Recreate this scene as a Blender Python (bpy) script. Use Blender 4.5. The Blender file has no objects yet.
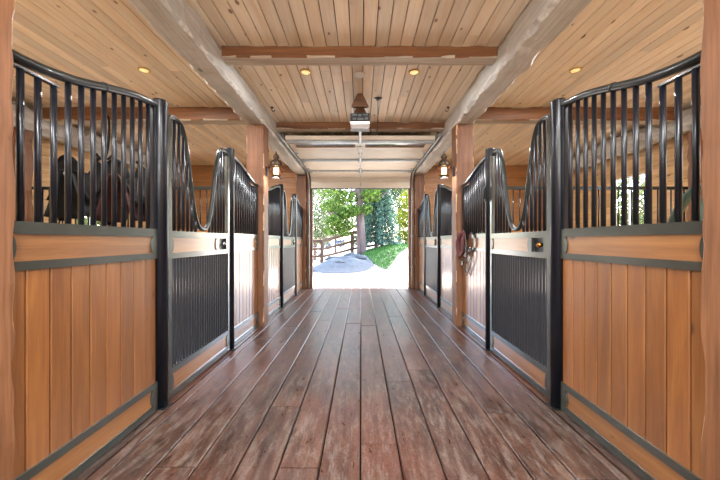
import bpy, bmesh, math, random
from mathutils import Vector, noise, Matrix
PI = math.pi
RND = random.Random(7)
SC = bpy.context.scene
COL = SC.collection

# ------------------------------------------------------------------ helpers
def lin(h):
    h = h.lstrip('#')
    out = []
    for i in (0, 2, 4):
        c = int(h[i:i+2], 16) / 255
        out.append(c / 12.92 if c <= .04045 else ((c + .055) / 1.055) ** 2.4)
    return (*out, 1.0)

def smooth(a, b, x):
    t = max(0, min(1, (x - a) / (b - a))); return t * t * (3 - 2 * t)

def catmull(pts, n=8):
    pts = [Vector(p) for p in pts]
    out = []
    for i in range(len(pts) - 1):
        p0 = pts[max(i-1, 0)]; p1 = pts[i]; p2 = pts[i+1]; p3 = pts[min(i+2, len(pts)-1)]
        for k in range(n):
            t = k / n
            out.append(0.5 * ((2*p1) + (p2-p0)*t + (2*p0-5*p1+4*p2-p3)*t*t + (3*p1-p0-3*p2+p3)*t**3))
    out.append(pts[-1]); return out

class MB:
    """collects shapes; build() links them as one mesh object"""
    def __init__(self, flip=1):
        self.v = []; self.f = []; self.m = []; self.t = []; self.s = []; self.flip = flip
    def add(self, vs, fs, tone=None, mat=0, sm=False):
        b = len(self.v); self.v += [tuple(v) for v in vs]
        if tone is None: tone = (.5, .5)
        for f in fs:
            self.f.append([i + b for i in f]); self.m.append(mat); self.t.append(tone); self.s.append(sm)
    def box(self, x0, x1, y0, y1, z0, z1, tone=None, mat=0):
        vs = [(x, y, z) for x in (x0, x1) for y in (y0, y1) for z in (z0, z1)]
        self.add(vs, [(0,1,3,2),(4,6,7,5),(0,4,5,1),(2,3,7,6),(0,2,6,4),(1,5,7,3)], tone, mat)
    def prism(self, poly, axis, t0, t1, tone=None, mat=0, sm=False):
        n = len(poly)
        def P(a, b, t):
            return (a, t, b) if axis == 'y' else ((t, a, b) if axis == 'x' else (a, b, t))
        vs = [P(a, b, t0) for a, b in poly] + [P(a, b, t1) for a, b in poly]
        self.add(vs, [(i, (i+1) % n, n + (i+1) % n, n + i) for i in range(n)], tone, mat, sm)
        self.add(vs, [tuple(range(n)), tuple(range(2*n-1, n-1, -1))], tone, mat)
    def tube(self, pts, r, n=10, tone=None, mat=0, flat=None, closed=False):
        pts = [Vector(p) for p in pts]; N = len(pts)
        rs = r if isinstance(r, (list, tuple)) else [r] * N
        up = None; vs = []
        for i, p in enumerate(pts):
            if closed: d = pts[(i+1) % N] - pts[i-1]
            else: d = pts[min(i+1, N-1)] - pts[max(i-1, 0)]
            if d.length < 1e-9: d = Vector((0, 0, 1))
            d.normalize()
            if up is None:
                up = Vector((1, 0, 0)) if abs(d.x) < .9 else Vector((0, 1, 0))
            u = (up - d * up.dot(d)).normalized(); w = d.cross(u); up = u
            fa, fb = flat if flat else (1, 1)
            for k in range(n):
                a = 2 * PI * k / n
                vs.append(p + (u * math.cos(a) * fa + w * math.sin(a) * fb) * rs[i])
        fs = []
        for i in range(N if closed else N - 1):
            j = (i + 1) % N
            for k in range(n):
                fs.append((i*n+k, i*n+(k+1) % n, j*n+(k+1) % n, j*n+k))
        self.add(vs, fs, tone, mat, True)
        if not closed:
            self.add(vs[:n], [tuple(range(n-1, -1, -1))], tone, mat)
            self.add(vs[-n:], [tuple(range(n))], tone, mat)
    def lathe(self, prof, c, n=20, tone=None, mat=0, axis='z'):
        vs = []
        for r, h in prof:
            for k in range(n):
                a = 2 * PI * k / n
                p = (r*math.cos(a), r*math.sin(a), h)
                if axis == 'y': p = (p[0], p[2], p[1])
                if axis == 'x': p = (p[2], p[0], p[1])
                vs.append((c[0]+p[0], c[1]+p[1], c[2]+p[2]))
        fs = []
        for i in range(len(prof) - 1):
            for k in range(n):
                fs.append((i*n+k, i*n+(k+1) % n, (i+1)*n+(k+1) % n, (i+1)*n+k))
        self.add(vs, fs, tone, mat, True)
        self.add(vs[:n], [tuple(range(n-1, -1, -1))], tone, mat)
        self.add(vs[-n:], [tuple(range(n))], tone, mat)
    def hewn(self, axis, a0, a1, b0, b1, t0, t1, amp=.012, seg=.07, ch=.02, seed=0, bmat=None):
        """roughly hewn timber; chamfered corners carry material 1 where freshly chipped"""
        N = max(2, int((t1 - t0) / seg)); vs = []
        def nz(k, t, f): return noise.noise(Vector((seed * 7.3 + k * 3.1, t * f, seed * 1.7)))
        for i in range(N + 1):
            t = t0 + (t1 - t0) * i / N
            ring = []
            cor = [(a0, b0, 1, 1), (a1, b0, -1, 1), (a1, b1, -1, -1), (a0, b1, 1, -1)]
            for k, (a, b, sa, sb) in enumerate(cor):
                c = ch * (1 + 1.6 * nz(k, t, 4.5) + .8 * nz(k + 9, t, 11)); c = max(.004, c)
                wa = amp * (nz(k + 20, t, 2.2) + .7 * nz(k + 40, t, 7)); wb = amp * (nz(k + 60, t, 2.2) + .7 * nz(k + 80, t, 7))
                a_, b_ = a + sa * abs(wa), b + sb * abs(wb)
                p1 = (a_ + sa * c, b_); p2 = (a_, b_ + sb * c)
                ring += [p2, p1] if k in (0, 2) else [p1, p2]
            for a, b in ring:
                vs.append((a, t, b) if axis == 'y' else ((t, a, b) if axis == 'x' else (a, b, t)))
        tone = (.5, (seed * .37) % 1)
        for i in range(N):
            t = t0 + (t1 - t0) * (i + .5) / N
            for k in range(8):
                m = bmat if (bmat is not None and k == 1) else 0
                if k % 2 == 0 and noise.noise(Vector((seed + k * 5, t * 3.2, 4))) > .02: m = 1
                j = (k + 1) % 8
                self.add([vs[i*8+k], vs[i*8+j], vs[(i+1)*8+j], vs[(i+1)*8+k]], [(0, 1, 2, 3)], tone, m, False)
        self.add(vs[:8], [tuple(range(7, -1, -1))], tone); self.add(vs[-8:], [tuple(range(8))], tone)
    def build(self, name, mats, parent=None, keep=False):
        if not isinstance(mats, (list, tuple)): mats = [mats]
        vs = [(v[0] * self.flip, v[1], v[2]) for v in self.v]
        if parent is not None:
            o0 = parent
            off = Vector((0, 0, 0))
            while o0 is not None: off += o0.location; o0 = o0.parent
        elif keep: off = Vector((0, 0, 0))
        else:
            xs, ys, zs = zip(*vs)
            off = Vector(((min(xs)+max(xs))/2, (min(ys)+max(ys))/2, min(zs)))
        me = bpy.data.meshes.new(name)
        me.from_pydata([Vector(v) - off for v in vs], [], self.f)
        for m in mats: me.materials.append(m)
        me.polygons.foreach_set('material_index', self.m)
        me.polygons.foreach_set('use_smooth', self.s)
        at = me.color_attributes.new('tone', 'FLOAT_COLOR', 'CORNER')
        buf = []
        for p, t in zip(me.polygons, self.t): buf += [t[0], t[1], 0, 1] * p.loop_total
        at.data.foreach_set('color', buf)
        bm = bmesh.new(); bm.from_mesh(me)
        bmesh.ops.remove_doubles(bm, verts=bm.verts, dist=1e-5)
        bmesh.ops.recalc_face_normals(bm, faces=bm.faces)
        bm.to_mesh(me); bm.free(); me.update()
        o = bpy.data.objects.new(name, me); COL.objects.link(o)
        if parent is not None: o.parent = parent
        else: o.location = off
        return o

def thing(name, label, cat, loc, group=None):
    o = bpy.data.objects.new(name, None); COL.objects.link(o)
    o.location = loc; o.empty_display_size = .1
    return tag(o, label, cat, group)
def tag(o, label, cat, group=None, kind=None):
    o['label'] = label; o['category'] = cat
    if group: o['group'] = group
    if kind: o['kind'] = kind
    return o
def struct(o, label=None):
    o['kind'] = 'structure'
    if label: o['label'] = label; o['category'] = 'building part'
    return o
def rt(): return (RND.random(), RND.random())

# ------------------------------------------------------------------ materials
class NT:
    def __init__(self, name):
        self.mat = bpy.data.materials.new(name); self.mat.use_nodes = True
        self.t = self.mat.node_tree; self.n = self.t.nodes; self.n.clear()
        self.out = self.n.new('ShaderNodeOutputMaterial')
    def node(self, typ, **kw):
        n = self.n.new(typ)
        for k, v in kw.items():
            if k.startswith('i_'):
                key = k[2:]
                n.inputs[int(key) if key.isdigit() else key.replace('_', ' ')].default_value = v
            else: setattr(n, k, v)
        return n
    def link(self, a, b): self.t.links.new(a, b)
    def math(self, op, a, b=None, c=None, clamp=False):
        n = self.n.new('ShaderNodeMath'); n.operation = op; n.use_clamp = clamp
        for i, x in enumerate((a, b, c)):
            if x is None: continue
            if isinstance(x, (int, float)): n.inputs[i].default_value = x
            else: self.link(x, n.inputs[i])
        return n.outputs[0]
    def mix(self, fac, a, b, blend='MIX'):
        n = self.n.new('ShaderNodeMix'); n.data_type = 'RGBA'; n.blend_type = blend
        for s, x in ((0, fac), (6, a), (7, b)):
            if isinstance(x, (int, float)): n.inputs[s].default_value = x
            elif isinstance(x, tuple): n.inputs[s].default_value = x
            else: self.link(x, n.inputs[s])
        return n.outputs[2]
    def ramp(self, fac, stops):
        n = self.n.new('ShaderNodeValToRGB'); e = n.color_ramp.elements
        while len(e) < len(stops): e.new(.5)
        for el, (p, c) in zip(e, stops): el.position = p; el.color = c
        self.link(fac, n.inputs[0]); return n.outputs[0]
    def mapr(self, v, a, b, c, d):
        n = self.n.new('ShaderNodeMapRange'); self.link(v, n.inputs[0])
        for i, x in enumerate((a, b, c, d)): n.inputs[i+1].default_value = x
        return n.outputs[0]
    def bsdf(self, color, rough=.5, metal=0, coat=0, coat_rough=.1, bump=None, bstr=.2, bdist=.01, emit=None, es=0, spec=.5):
        b = self.n.new('ShaderNodeBsdfPrincipled')
        for k, x in (('Base Color', color), ('Roughness', rough), ('Metallic', metal), ('Coat Weight', coat), ('Coat Roughness', coat_rough), ('Specular IOR Level', spec)):
            if isinstance(x, (int, float, tuple)): b.inputs[k].default_value = x
            else: self.link(x, b.inputs[k])
        if emit: b.inputs['Emission Color'].default_value = emit; b.inputs['Emission Strength'].default_value = es
        if bump is not None:
            bn = self.n.new('ShaderNodeBump'); bn.inputs['Strength'].default_value = bstr; bn.inputs['Distance'].default_value = bdist
            self.link(bump, bn.inputs['Height']); self.link(bn.outputs[0], b.inputs['Normal'])
        self.link(b.outputs[0], self.out.inputs[0]); return b

def wood(name, dark, light, axis, knot='#6b4526', knots=1.0, rough=.5, coat=0, crough=.15, tonevar=.22, fine=.25, bump=.15, sc=1.0, stain=None, kscale=1.0, spec=.5, nrm=None, cior=1.5):
    N = NT(name)
    tc = N.node('ShaderNodeTexCoord'); at = N.node('ShaderNodeAttribute', attribute_name='tone')
    sep = N.node('ShaderNodeSeparateColor'); N.link(at.outputs['Color'], sep.inputs[0])
    r, g = sep.outputs[0], sep.outputs[1]
    off = N.node('ShaderNodeVectorMath', operation='SCALE'); off.inputs[0].default_value = (17.3, 31.7, 23.1); N.link(g, off.inputs['Scale'])
    add = N.node('ShaderNodeVectorMath', operation='ADD'); N.link(tc.outputs['Object'], add.inputs[0]); N.link(off.outputs[0], add.inputs[1])
    i = 'xyz'.index(axis)
    def mapped(a, b):
        m = N.node('ShaderNodeMapping'); s = [a * sc] * 3; s[i] = b * sc
        m.inputs['Scale'].default_value = s; N.link(add.outputs[0], m.inputs['Vector']); return m.outputs[0]
    n1 = N.node('ShaderNodeTexNoise', i_Scale=1.0, i_Detail=4.0, i_Roughness=.55, i_Distortion=.7); N.link(mapped(11, .9), n1.inputs['Vector'])
    n2 = N.node('ShaderNodeTexNoise', i_Scale=1.0, i_Detail=3.0, i_Roughness=.6); N.link(mapped(90, 3), n2.inputs['Vector'])
    vo = N.node('ShaderNodeTexVoronoi', i_Scale=1.0); km = N.node('ShaderNodeMapping'); s3 = [6.5 * kscale] * 3; s3[i] = 3.4 * kscale
    if nrm: s3['xyz'.index(nrm)] = 0
    km.inputs['Scale'].default_value = s3; N.link(add.outputs[0], km.inputs['Vector']); N.link(km.outputs[0], vo.inputs['Vector'])
    c = N.ramp(n1.outputs[0], [(.28, lin(dark)), (.66, lin(light))])
    f = N.mapr(n2.outputs[0], .3, .7, 1 - fine, 1 + fine * .4)
    c = N.mix(1.0, c, N.math('ADD', f, 0), 'MULTIPLY')
    if knots > 0:
        sel = N.node('ShaderNodeSeparateColor'); N.link(vo.outputs['Color'], sel.inputs[0])
        rad = N.math('MULTIPLY', N.math('GREATER_THAN', sel.outputs[0], 1 - .62 * knots), N.math('ADD', N.math('MULTIPLY', sel.outputs[1], .12), .05))
        kf = N.math('MULTIPLY', N.mapr(N.math('SUBTRACT', rad, vo.outputs['Distance']), -.015, .05, 0, 1), .85)
        halo = N.math('MULTIPLY', N.mapr(N.math('SUBTRACT', N.math('MULTIPLY', rad, 2.6), vo.outputs['Distance']), 0, .22, 0, 1), .35)
        c = N.mix(halo, c, lin(dark)); c = N.mix(kf, c, lin(knot))
    if stain:
        n3 = N.node('ShaderNodeTexNoise', i_Scale=stain[1], i_Detail=5.0, i_Roughness=.65); N.link(tc.outputs['Object'], n3.inputs['Vector'])
        c = N.mix(N.mapr(n3.outputs[0], stain[2], stain[3], 0, stain[4]), c, lin(stain[0]))
    c = N.mix(1.0, c, N.mapr(r, 0, 1, 1 - tonevar, 1 + tonevar * .6), 'MULTIPLY')
    hgt = N.math('ADD', n2.outputs[0], N.math('MULTIPLY', n1.outputs[0], .6))
    N.bsdf(c, rough, coat=coat, coat_rough=crough, bump=hgt, bstr=bump, bdist=.004, spec=spec).inputs['Coat IOR'].default_value = cior
    return N.mat

def plain(name, col, rough=.5, metal=0, coat=0, var=.12, nscale=12, bump=0, emit=None, es=0, crough=.1, spec=.5, cior=1.5):
    N = NT(name); tc = N.node('ShaderNodeTexCoord')
    n = N.node('ShaderNodeTexNoise', i_Scale=float(nscale), i_Detail=4.0); N.link(tc.outputs['Object'], n.inputs['Vector'])
    c = N.mix(1.0, lin(col), N.mapr(n.outputs[0], .3, .7, 1 - var, 1 + var), 'MULTIPLY')
    N.bsdf(c, rough, metal, coat, crough, bump=n.outputs[0] if bump else None, bstr=bump, emit=emit, es=es, spec=spec).inputs['Coat IOR'].default_value = cior
    return N.mat

M = {}
M['ceil'] = wood('pine_ceiling', '#e8cda8', '#f8e8cd', 'y', knot='#6e4526', knots=1.1, rough=.5, tonevar=.17, fine=.06, bump=.05, nrm='z', kscale=1.25)
M['panel'] = wood('varnished_pine', '#804b21', '#a06730', 'z', knot='#4a2a0e', knots=.5, rough=.38, coat=1, crough=.21, tonevar=.24, fine=.2, bump=.06, nrm='x', kscale=.8, cior=1.95)
M['panel_y'] = wood('varnished_pine_rail', '#8c592e', '#a8733d', 'y', knot='#4a2a0e', knots=.45, rough=.38, coat=1, crough=.21, tonevar=.12, fine=.18, bump=.06, nrm='x', cior=1.95)
M['wall_y'] = wood('stained_pine_wall', '#c3935c', '#dfb781', 'y', knot='#7a5230', knots=.6, rough=.55, tonevar=.2, fine=.12, nrm='x')
M['wall_x'] = wood('stained_pine_end_wall', '#94602f', '#b07a44', 'x', knot='#6e3d18', knots=.5, rough=.5, tonevar=.15, fine=.15, nrm='y')
M['post'] = wood('timber', '#643f27', '#8e5f3d', 'z', knot='#38200f', knots=.5, rough=.55, tonevar=.1, fine=.35, bump=.35, sc=.7)
M['beam'] = wood('weathered_log', '#b0aca2', '#d8d5cd', 'y', knot='#6b6257', knots=.7, rough=.75, tonevar=.1, fine=.22, bump=.5, sc=.55, stain=('#9d8f7c', 1.6, .5, .75, .6))
M['chip'] = plain('chipped_wood', '#cdc8be', rough=.7, var=.3, nscale=20, bump=.3)
M['postchip'] = plain('chipped_post_edge', '#cfa783', rough=.65, var=.2, nscale=20, bump=.3)
M['palebeam'] = wood('pale_soffit', '#a58c70', '#d5c8b2', 'x', knot='#6b5238', knots=.5, rough=.7, tonevar=.1, fine=.25, bump=.4, sc=.6)  # paler wood for beam undersides and chipped edges
M['ribsteel'] = plain('ribbed_steel', '#2b3138', rough=.3, coat=.6, var=.15)
M['frame'] = plain('bare_steel_frame', '#424a44', rough=.3, metal=.5, coat=1, crough=.18, var=.12, nscale=7, cior=2.0)
M['xbeam'] = wood('cross_beam', '#96602f', '#b98552', 'x', knot='#5d3418', knots=.4, rough=.55, tonevar=.1, fine=.25, bump=.3, sc=.7, stain=('#c9bba4', 2.2, .42, .6, .65))
M['xbeam_dark'] = wood('dark_cross_beam', '#613a1b', '#8d5b30', 'x', knot='#3a1f0c', knots=.4, rough=.55, tonevar=.1, fine=.3, bump=.3, sc=.7)
M['steel'] = plain('painted_steel', '#1c2322', rough=.3, coat=.4, var=.2, nscale=9)
M['steel_bar'] = plain('painted_steel_bar', '#0b111b', rough=.3, coat=.25, var=.15, nscale=9, crough=.25)
M['dark'] = plain('dark_gap', '#15110e', rough=.9)
M['black'] = plain('black_metal', '#14161a', rough=.4)
M['brass'] = plain('brass', '#b87a34', rough=.3, metal=1)
M['chrome'] = plain('chrome', '#c9c9c9', rough=.25, metal=1)
M['galv'] = plain('galvanised', '#a9adad', rough=.4, metal=.7)
M['white'] = plain('white_plastic', '#efece6', rough=.4, var=.03)
M['doorpaint'] = plain('door_panel_paint', '#e3d6c2', rough=.45, var=.04, nscale=3)
M['doortan'] = plain('door_rib_tan', '#b98a58', rough=.5, var=.06)
M['mountwood'] = wood('mount_wood', '#4a2b14', '#6b4422', 'x', knots=0, rough=.6)
M['jamb'] = wood('jamb_wood', '#6f4a30', '#8f6543', 'z', knots=.2, rough=.6, bump=.2)

def floor_mat():
    N = NT('worn_floor')
    tc = N.node('ShaderNodeTexCoord'); at = N.node('ShaderNodeAttribute', attribute_name='tone')
    sep = N.node('ShaderNodeSeparateColor'); N.link(at.outputs['Color'], sep.inputs[0])
    off = N.node('ShaderNodeVectorMath', operation='SCALE'); off.inputs[0].default_value = (17.3, 31.7, 23.1); N.link(sep.outputs[1], off.inputs['Scale'])
    add = N.node('ShaderNodeVectorMath', operation='ADD'); N.link(tc.outputs['Object'], add.inputs[0]); N.link(off.outputs[0], add.inputs[1])
    def mp(s):
        m = N.node('ShaderNodeMapping'); m.inputs['Scale'].default_value = s; N.link(add.outputs[0], m.inputs['Vector']); return m.outputs[0]
    a = N.node('ShaderNodeTexNoise', i_Scale=1.0, i_Detail=6.0, i_Roughness=.65, i_Distortion=.5); N.link(mp((9, 1.3, 9)), a.inputs['Vector'])
    b = N.node('ShaderNodeTexNoise', i_Scale=1.0, i_Detail=6.0, i_Roughness=.75, i_Distortion=.25); N.link(mp((22, 5, 22)), b.inputs['Vector'])
    d = N.node('ShaderNodeTexNoise', i_Scale=.7, i_Detail=3.0); N.link(tc.outputs['Object'], d.inputs['Vector'])
    f = N.node('ShaderNodeTexNoise', i_Scale=1.0, i_Detail=3.0); N.link(mp((120, 4, 120)), f.inputs['Vector'])
    c = N.ramp(a.outputs[0], [(.28, lin('#1d120e')), (.5, lin('#4c3429')), (.70, lin('#705243'))])
    dust = N.mapr(b.outputs[0], .47, .66, 0, .7)
    c = N.mix(dust, c, lin('#85786e'))
    c = N.mix(N.mapr(d.outputs[0], .42, .62, 0, .6), c, lin('#663a2a'))
    c = N.mix(N.mapr(b.outputs[0], .30, .38, .7, 0), c, lin('#1c1410'))
    c = N.mix(1.0, c, N.mapr(f.outputs[0], .3, .7, .86, 1.1), 'MULTIPLY')
    c = N.mix(1.0, c, N.mapr(sep.outputs[0], 0, 1, .84, 1.12), 'MULTIPLY')
    e = N.node('ShaderNodeTexNoise', i_Scale=55.0, i_Detail=4.0, i_Roughness=.7); N.link(tc.outputs['Object'], e.inputs['Vector'])
    c = N.mix(1.0, c, N.mapr(e.outputs[0], .35, .65, .72, 1.22), 'MULTIPLY')
    rough = N.mapr(b.outputs[0], .3, .7, .25, .46)
    N.bsdf(c, rough, bump=N.math('ADD', a.outputs[0], N.math('MULTIPLY', b.outputs[0], .8)), bstr=.3, bdist=.006)
    return N.mat
M['floor'] = floor_mat()
M['stallfloor'] = plain('stall_bedding', '#a08a6c', rough=.9, var=.25, nscale=30, bump=.3)

def glass(name, tint='#ffffff', gl=.07):
    N = NT(name)
    t = N.node('ShaderNodeBsdfTransparent'); t.inputs[0].default_value = lin(tint)
    g = N.node('ShaderNodeBsdfGlossy'); g.inputs['Roughness'].default_value = .03
    m = N.node('ShaderNodeMixShader'); m.inputs[0].default_value = gl; N.link(t.outputs[0], m.inputs[1]); N.link(g.outputs[0], m.inputs[2])
    N.link(m.outputs[0], N.out.inputs[0]); return N.mat
M['glass'] = glass('window_glass')

# ------------------------------------------------------------------ dimensions
XF = 1.66          # aisle face of the stall fronts
XP0, XP1 = 1.57, 1.865   # timber posts and log beams
ZC = 3.61          # ceiling
ZB = 3.305         # underside of the log beams
XW = 5.6           # outer walls
YB, YE = -7.0, 9.40     # back and front end walls
POSTS = [(1.17, 1.474), (5.23, 5.50), (9.27, 9.395)]

# ------------------------------------------------------------------ floor
mb = MB()
P = .254; x0 = .012
ends = {-1: [3.39], 1: [3.17], -3: [2.70, 5.6], 2: [3.46, 5.9], 0: [5.27, 2.2], -2: [4.95, 6.6], -4: [3.78, 6.3], 3: [4.3, 6.8], 4: [2.6, 5.3], -5: [5.2], 5: [3.9, 6.6], -6: [4.6], -7: [3.0]}
for k in range(-7, 7):
    a, b = x0 + k * P, x0 + (k + 1) * P
    if b > 1.62: b = min(b, 1.60)
    if a < -1.60: a = max(a, -1.60)
    if b - a < .03: continue
    js = list(ends.get(k, [])); y = max(js) if js else 3
    while y < YE - 2.2: y += RND.uniform(1.6, 3.2); js.append(min(y, YE))
    y = min(js)
    while y > YB + 1: y -= RND.uniform(2, 3.6); js.append(y)
    js = sorted(set([YB] + [j for j in js if YB + .4 < j < YE - .4] + [YE]))
    g = .005
    for j0, j1 in zip(js, js[1:]):
        dz = RND.uniform(-.002, .002)
        poly = [(a+g, -.03), (a+g, -.007+dz), (a+g+.007, dz), (b-g-.007, dz), (b-g, -.007+dz), (b-g, -.03)]
        mb.prism(poly, 'y', j0 + .003, j1 - .003, rt(), 0)
for s in (-1, 1):                      # border planks under the stall fronts
    y = YB
    while y < YE:
        y2 = min(y + RND.uniform(2.5, 4), YE)
        a, b = sorted((s * 1.606, s * 1.78))
        mb.box(a, b, y + .002, y2 - .002, -.03, -.001, rt(), 0); y = y2
mb.box(-1.78, 1.78, YB, YE, -.06, -.03, None, 1)
struct(mb.build('floor', [M['floor'], M['dark']], keep=True))
for nm, s in (('floor_left', -1), ('floor_right', 1)):
    mb = MB(s); mb.box(1.78, XW, YB, YE, -.06, 0, None, 0); struct(mb.build(nm, M['stallfloor'], keep=True))

# ------------------------------------------------------------------ ceiling and walls
def groove(mbx, axis, face, inward, a0, a1, t0, t1, th=.025, tone=None, depth=.012, cw=.009):
    """one V-grooved board; cross-section runs a0..a1, its face at `face`, body away from `inward`"""
    o = face - inward * th; m = face - inward * .004; g = .0042
    return [(a0 + g, o), (a0 + g, m), (a0 + g + .003, face), (a1 - g - .003, face), (a1 - g, m), (a1 - g, o)]
mb = MB(); pitch = .14; n = int(2 * (XW + .1) / pitch) + 1
for k in range(n):
    a = -XW - .1 + k * pitch; b = a + pitch
    js = [YB - .1]
    y = YB - RND.uniform(0, 2.5)
    while y < YE + .1:
        y += RND.uniform(2.2, 4.2)
        if YB + .3 < y < YE - .3: js.append(y)
    js.append(YE + .1)
    for j0, j1 in zip(js, js[1:]):
        mb.prism(groove(mb, 'y', ZC, -1, a, b, 0, 0), 'y', j0 + .0012, j1 - .0012, rt(), 0)
mb.box(-XW - .3, XW + .3, YB - .3, YE + .3, ZC + .025, ZC + .12, None, 1)
struct(mb.build('ceiling', [M['ceil'], M['dark']], keep=True))
mb = MB(); mb.box(-XW - .3, XW + .3, YE + .11, YE + 2.0, ZC + .05, ZC + .12, None, 0)
struct(mb.build('shade_eave', M['xbeam'], keep=True))  # unseen eave, added to keep the sun off the floor inside the doorway

def board_wall(name, axis, face, inward, t0, t1, z0, z1, holes, mat, pitch=.16):
    mb = MB(); zs = [z0]; z = z0
    cuts = sorted({h for ho in holes for h in ho[2:]})
    while z < z1 - 1e-6:
        nz_ = min(z + pitch, z1)
        for c in cuts:
            if z + 1e-6 < c < nz_ - 1e-6: nz_ = c; break
        zs.append(nz_); z = nz_
    for a, b in zip(zs, zs[1:]):
        mid = (a + b) / 2; spans = [(t0, t1)]
        for h0, h1, hz0, hz1 in holes:
            if hz0 < mid < hz1:
                ns = []
                for s0, s1 in spans:
                    if h1 <= s0 or h0 >= s1: ns.append((s0, s1)); continue
                    if h0 > s0: ns.append((s0, h0))
                    if h1 < s1: ns.append((h1, s1))
                spans = ns
        for s0, s1 in spans:
            o = face - inward * .10; m = face - inward * .008
            poly = [(o, a), (m, a), (face, a + .008), (face, b - .008), (m, b), (o, b)]
            if axis == 'y': mb.prism(poly, 'y', s0, s1, rt())
            else: mb.prism(poly, 'x', s0, s1, rt())
    return struct(mb.build(name, mat, keep=True))
WIN = [(-5.9, -4.9, 1.3, 2.6), (-1.4, -.4, 1.3, 2.6), (2.4, 3.4, 1.5, 2.75), (6.3, 7.12, 1.5, 2.75)]  # the near-stall window is out of view, added to bring in daylight
board_wall('wall_left', 'y', -XW, 1, YB, YE, -.06, ZC, WIN, M['wall_y'])
board_wall('wall_right', 'y', XW, -1, YB, YE, -.06, ZC, WIN, M['wall_y'])
board_wall('wall_front', 'x', YE, -1, -XW - .1, XW + .1, -.06, ZC, [(-1.42, 1.42, -.06, 2.93)], M['wall_x'])
board_wall('wall_back', 'x', YB, 1, -XW - .1, XW + .1, -.06, ZC, [(-1.5, 1.5, -.06, 3.1)], M['wall_x'])
k = 1
for s in (-1, 1):
    for h0, h1, z0, z1 in WIN:
        xi = s * (XW - .012); xo = s * (XW + .1)
        a, b = sorted((xi, xo)); e = bpy.data.objects.new('window_%d' % k, None); COL.objects.link(e)
        e.location = (s * (XW + .04), (h0 + h1) / 2, z0); e['kind'] = 'structure'; k += 1
        mb = MB()
        mb.box(a, b, h0 - .07, h0, z0 - .07, z1 + .07, rt()); mb.box(a, b, h1, h1 + .07, z0 - .07, z1 + .07, rt())
        mb.box(a, b, h0, h1, z0 - .07, z0, rt()); mb.box(a, b, h0, h1, z1, z1 + .07, rt())
        # trim board sits proud of the wall only
        mb2 = MB(); w = .035
        a2, b2 = sorted((s * (XW + .03), s * (XW + .07)))
        mb2.box(a2, b2, h0, h0 + w, z0, z1); mb2.box(a2, b2, h1 - w, h1, z0, z1)
        mb2.box(a2, b2, h0 + w, h1 - w, z0, z0 + w); mb2.box(a2, b2, h0 + w, h1 - w, z1 - w, z1)
        ym = (h0 + h1) / 2; mb2.box(a2, b2, ym - .015, ym + .015, z0 + w, z1 - w)
        mb2.build('window_sash', M['white'], e)
        mb3 = MB(); a3, b3 = sorted((s * (XW + .045), s * (XW + .05))); mb3.box(a3, b3, h0 + w, h1 - w, z0 + w, z1 - w)
        mb3.build('window_pane', M['glass'], e)

# ------------------------------------------------------------------ timber frame
side = {-1: 'left', 1: 'right'}
post_lab = {(-1, 0): 'rough timber post at left picture edge in front of the first stall',
            (1, 0): 'rough timber post at right picture edge in front of the first stall',
            (-1, 1): 'brown timber post carrying the left lantern, midway down the aisle',
            (1, 1): 'brown timber post carrying the right lantern, with halter beside it',
            (-1, 2): 'far brown timber post left of the open garage doorway',
            (1, 2): 'far brown timber post right of the open garage doorway'}
for s in (-1, 1):
    for i, (y0, y1) in enumerate(POSTS):
        mb = MB(s); mb.hewn('z', XP0, XP1, y0, y1, 0, ZB, amp=.009, seg=.06, ch=.011, seed=11 + i * 3 + s)
        tag(mb.build('timber_post', [M['post'], M['postchip']]), post_lab[(s, i)], 'post', 'timber posts')
    mb = MB(s); mb.hewn('y', XP0 - .012, XP1 + .02, ZB, ZC, YB, YE, amp=.022, seg=.07, ch=.028, seed=31 + s)
    tag(mb.build('log_beam', [M['beam'], M['chip']]), 'long pale hewn log beam running above the %s stall fronts' % side[s], 'beam', 'log beams along the aisle', 'thing')
    mb = MB(s); mb.hewn('y', 5.26, 5.58, 3.17, 3.56, YB, YE, amp=.04, seg=.12, ch=.09, seed=51 + s)
    tag(mb.build('wall_log', [M['beam'], M['beam']]), 'pale round log on the outer wall seen through the %s stall bars' % side[s], 'beam', 'wall logs', 'thing')
    mb = MB(s); mb.hewn('x', 5.28, 5.50, 3.385, ZC, XP1 + .022, 5.24, amp=.01, seg=.1, ch=.015, seed=61 + s, bmat=2)
    tag(mb.build('stall_beam', [M['xbeam_dark'], M['palebeam'], M['palebeam']]), 'dark brown beam across the ceiling over the %s stall partition' % side[s], 'beam', 'beams over the stall partitions', 'thing')
    mb = MB(s); mb.hewn('z', 5.32, 5.56, 5.02, 5.24, 0, 3.16, amp=.02, seg=.1, ch=.03, seed=71 + s)
    tag(mb.build('corner_post', [M['post'], M['post']]), 'brown wall post beside the outer wall behind the %s near stall bars' % side[s], 'post', 'outer wall posts')
for y, lab in ((1.28, None), (3.62, 'nearer cross beam spanning the aisle ceiling between the two logs'), (5.95, 'farther cross beam spanning the aisle ceiling behind the garage opener')):
    if lab is None: continue
    mb = MB(); mb.hewn('x', y, y + .19, 3.475, ZC, -XP0 + .008, XP0 - .008, amp=.008, seg=.08, ch=.012, seed=int(y * 10), bmat=2)
    tag(mb.build('cross_beam', [M['xbeam_dark'], M['palebeam'], M['palebeam']]), lab, 'beam', 'cross beams over the aisle', 'thing')

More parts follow.
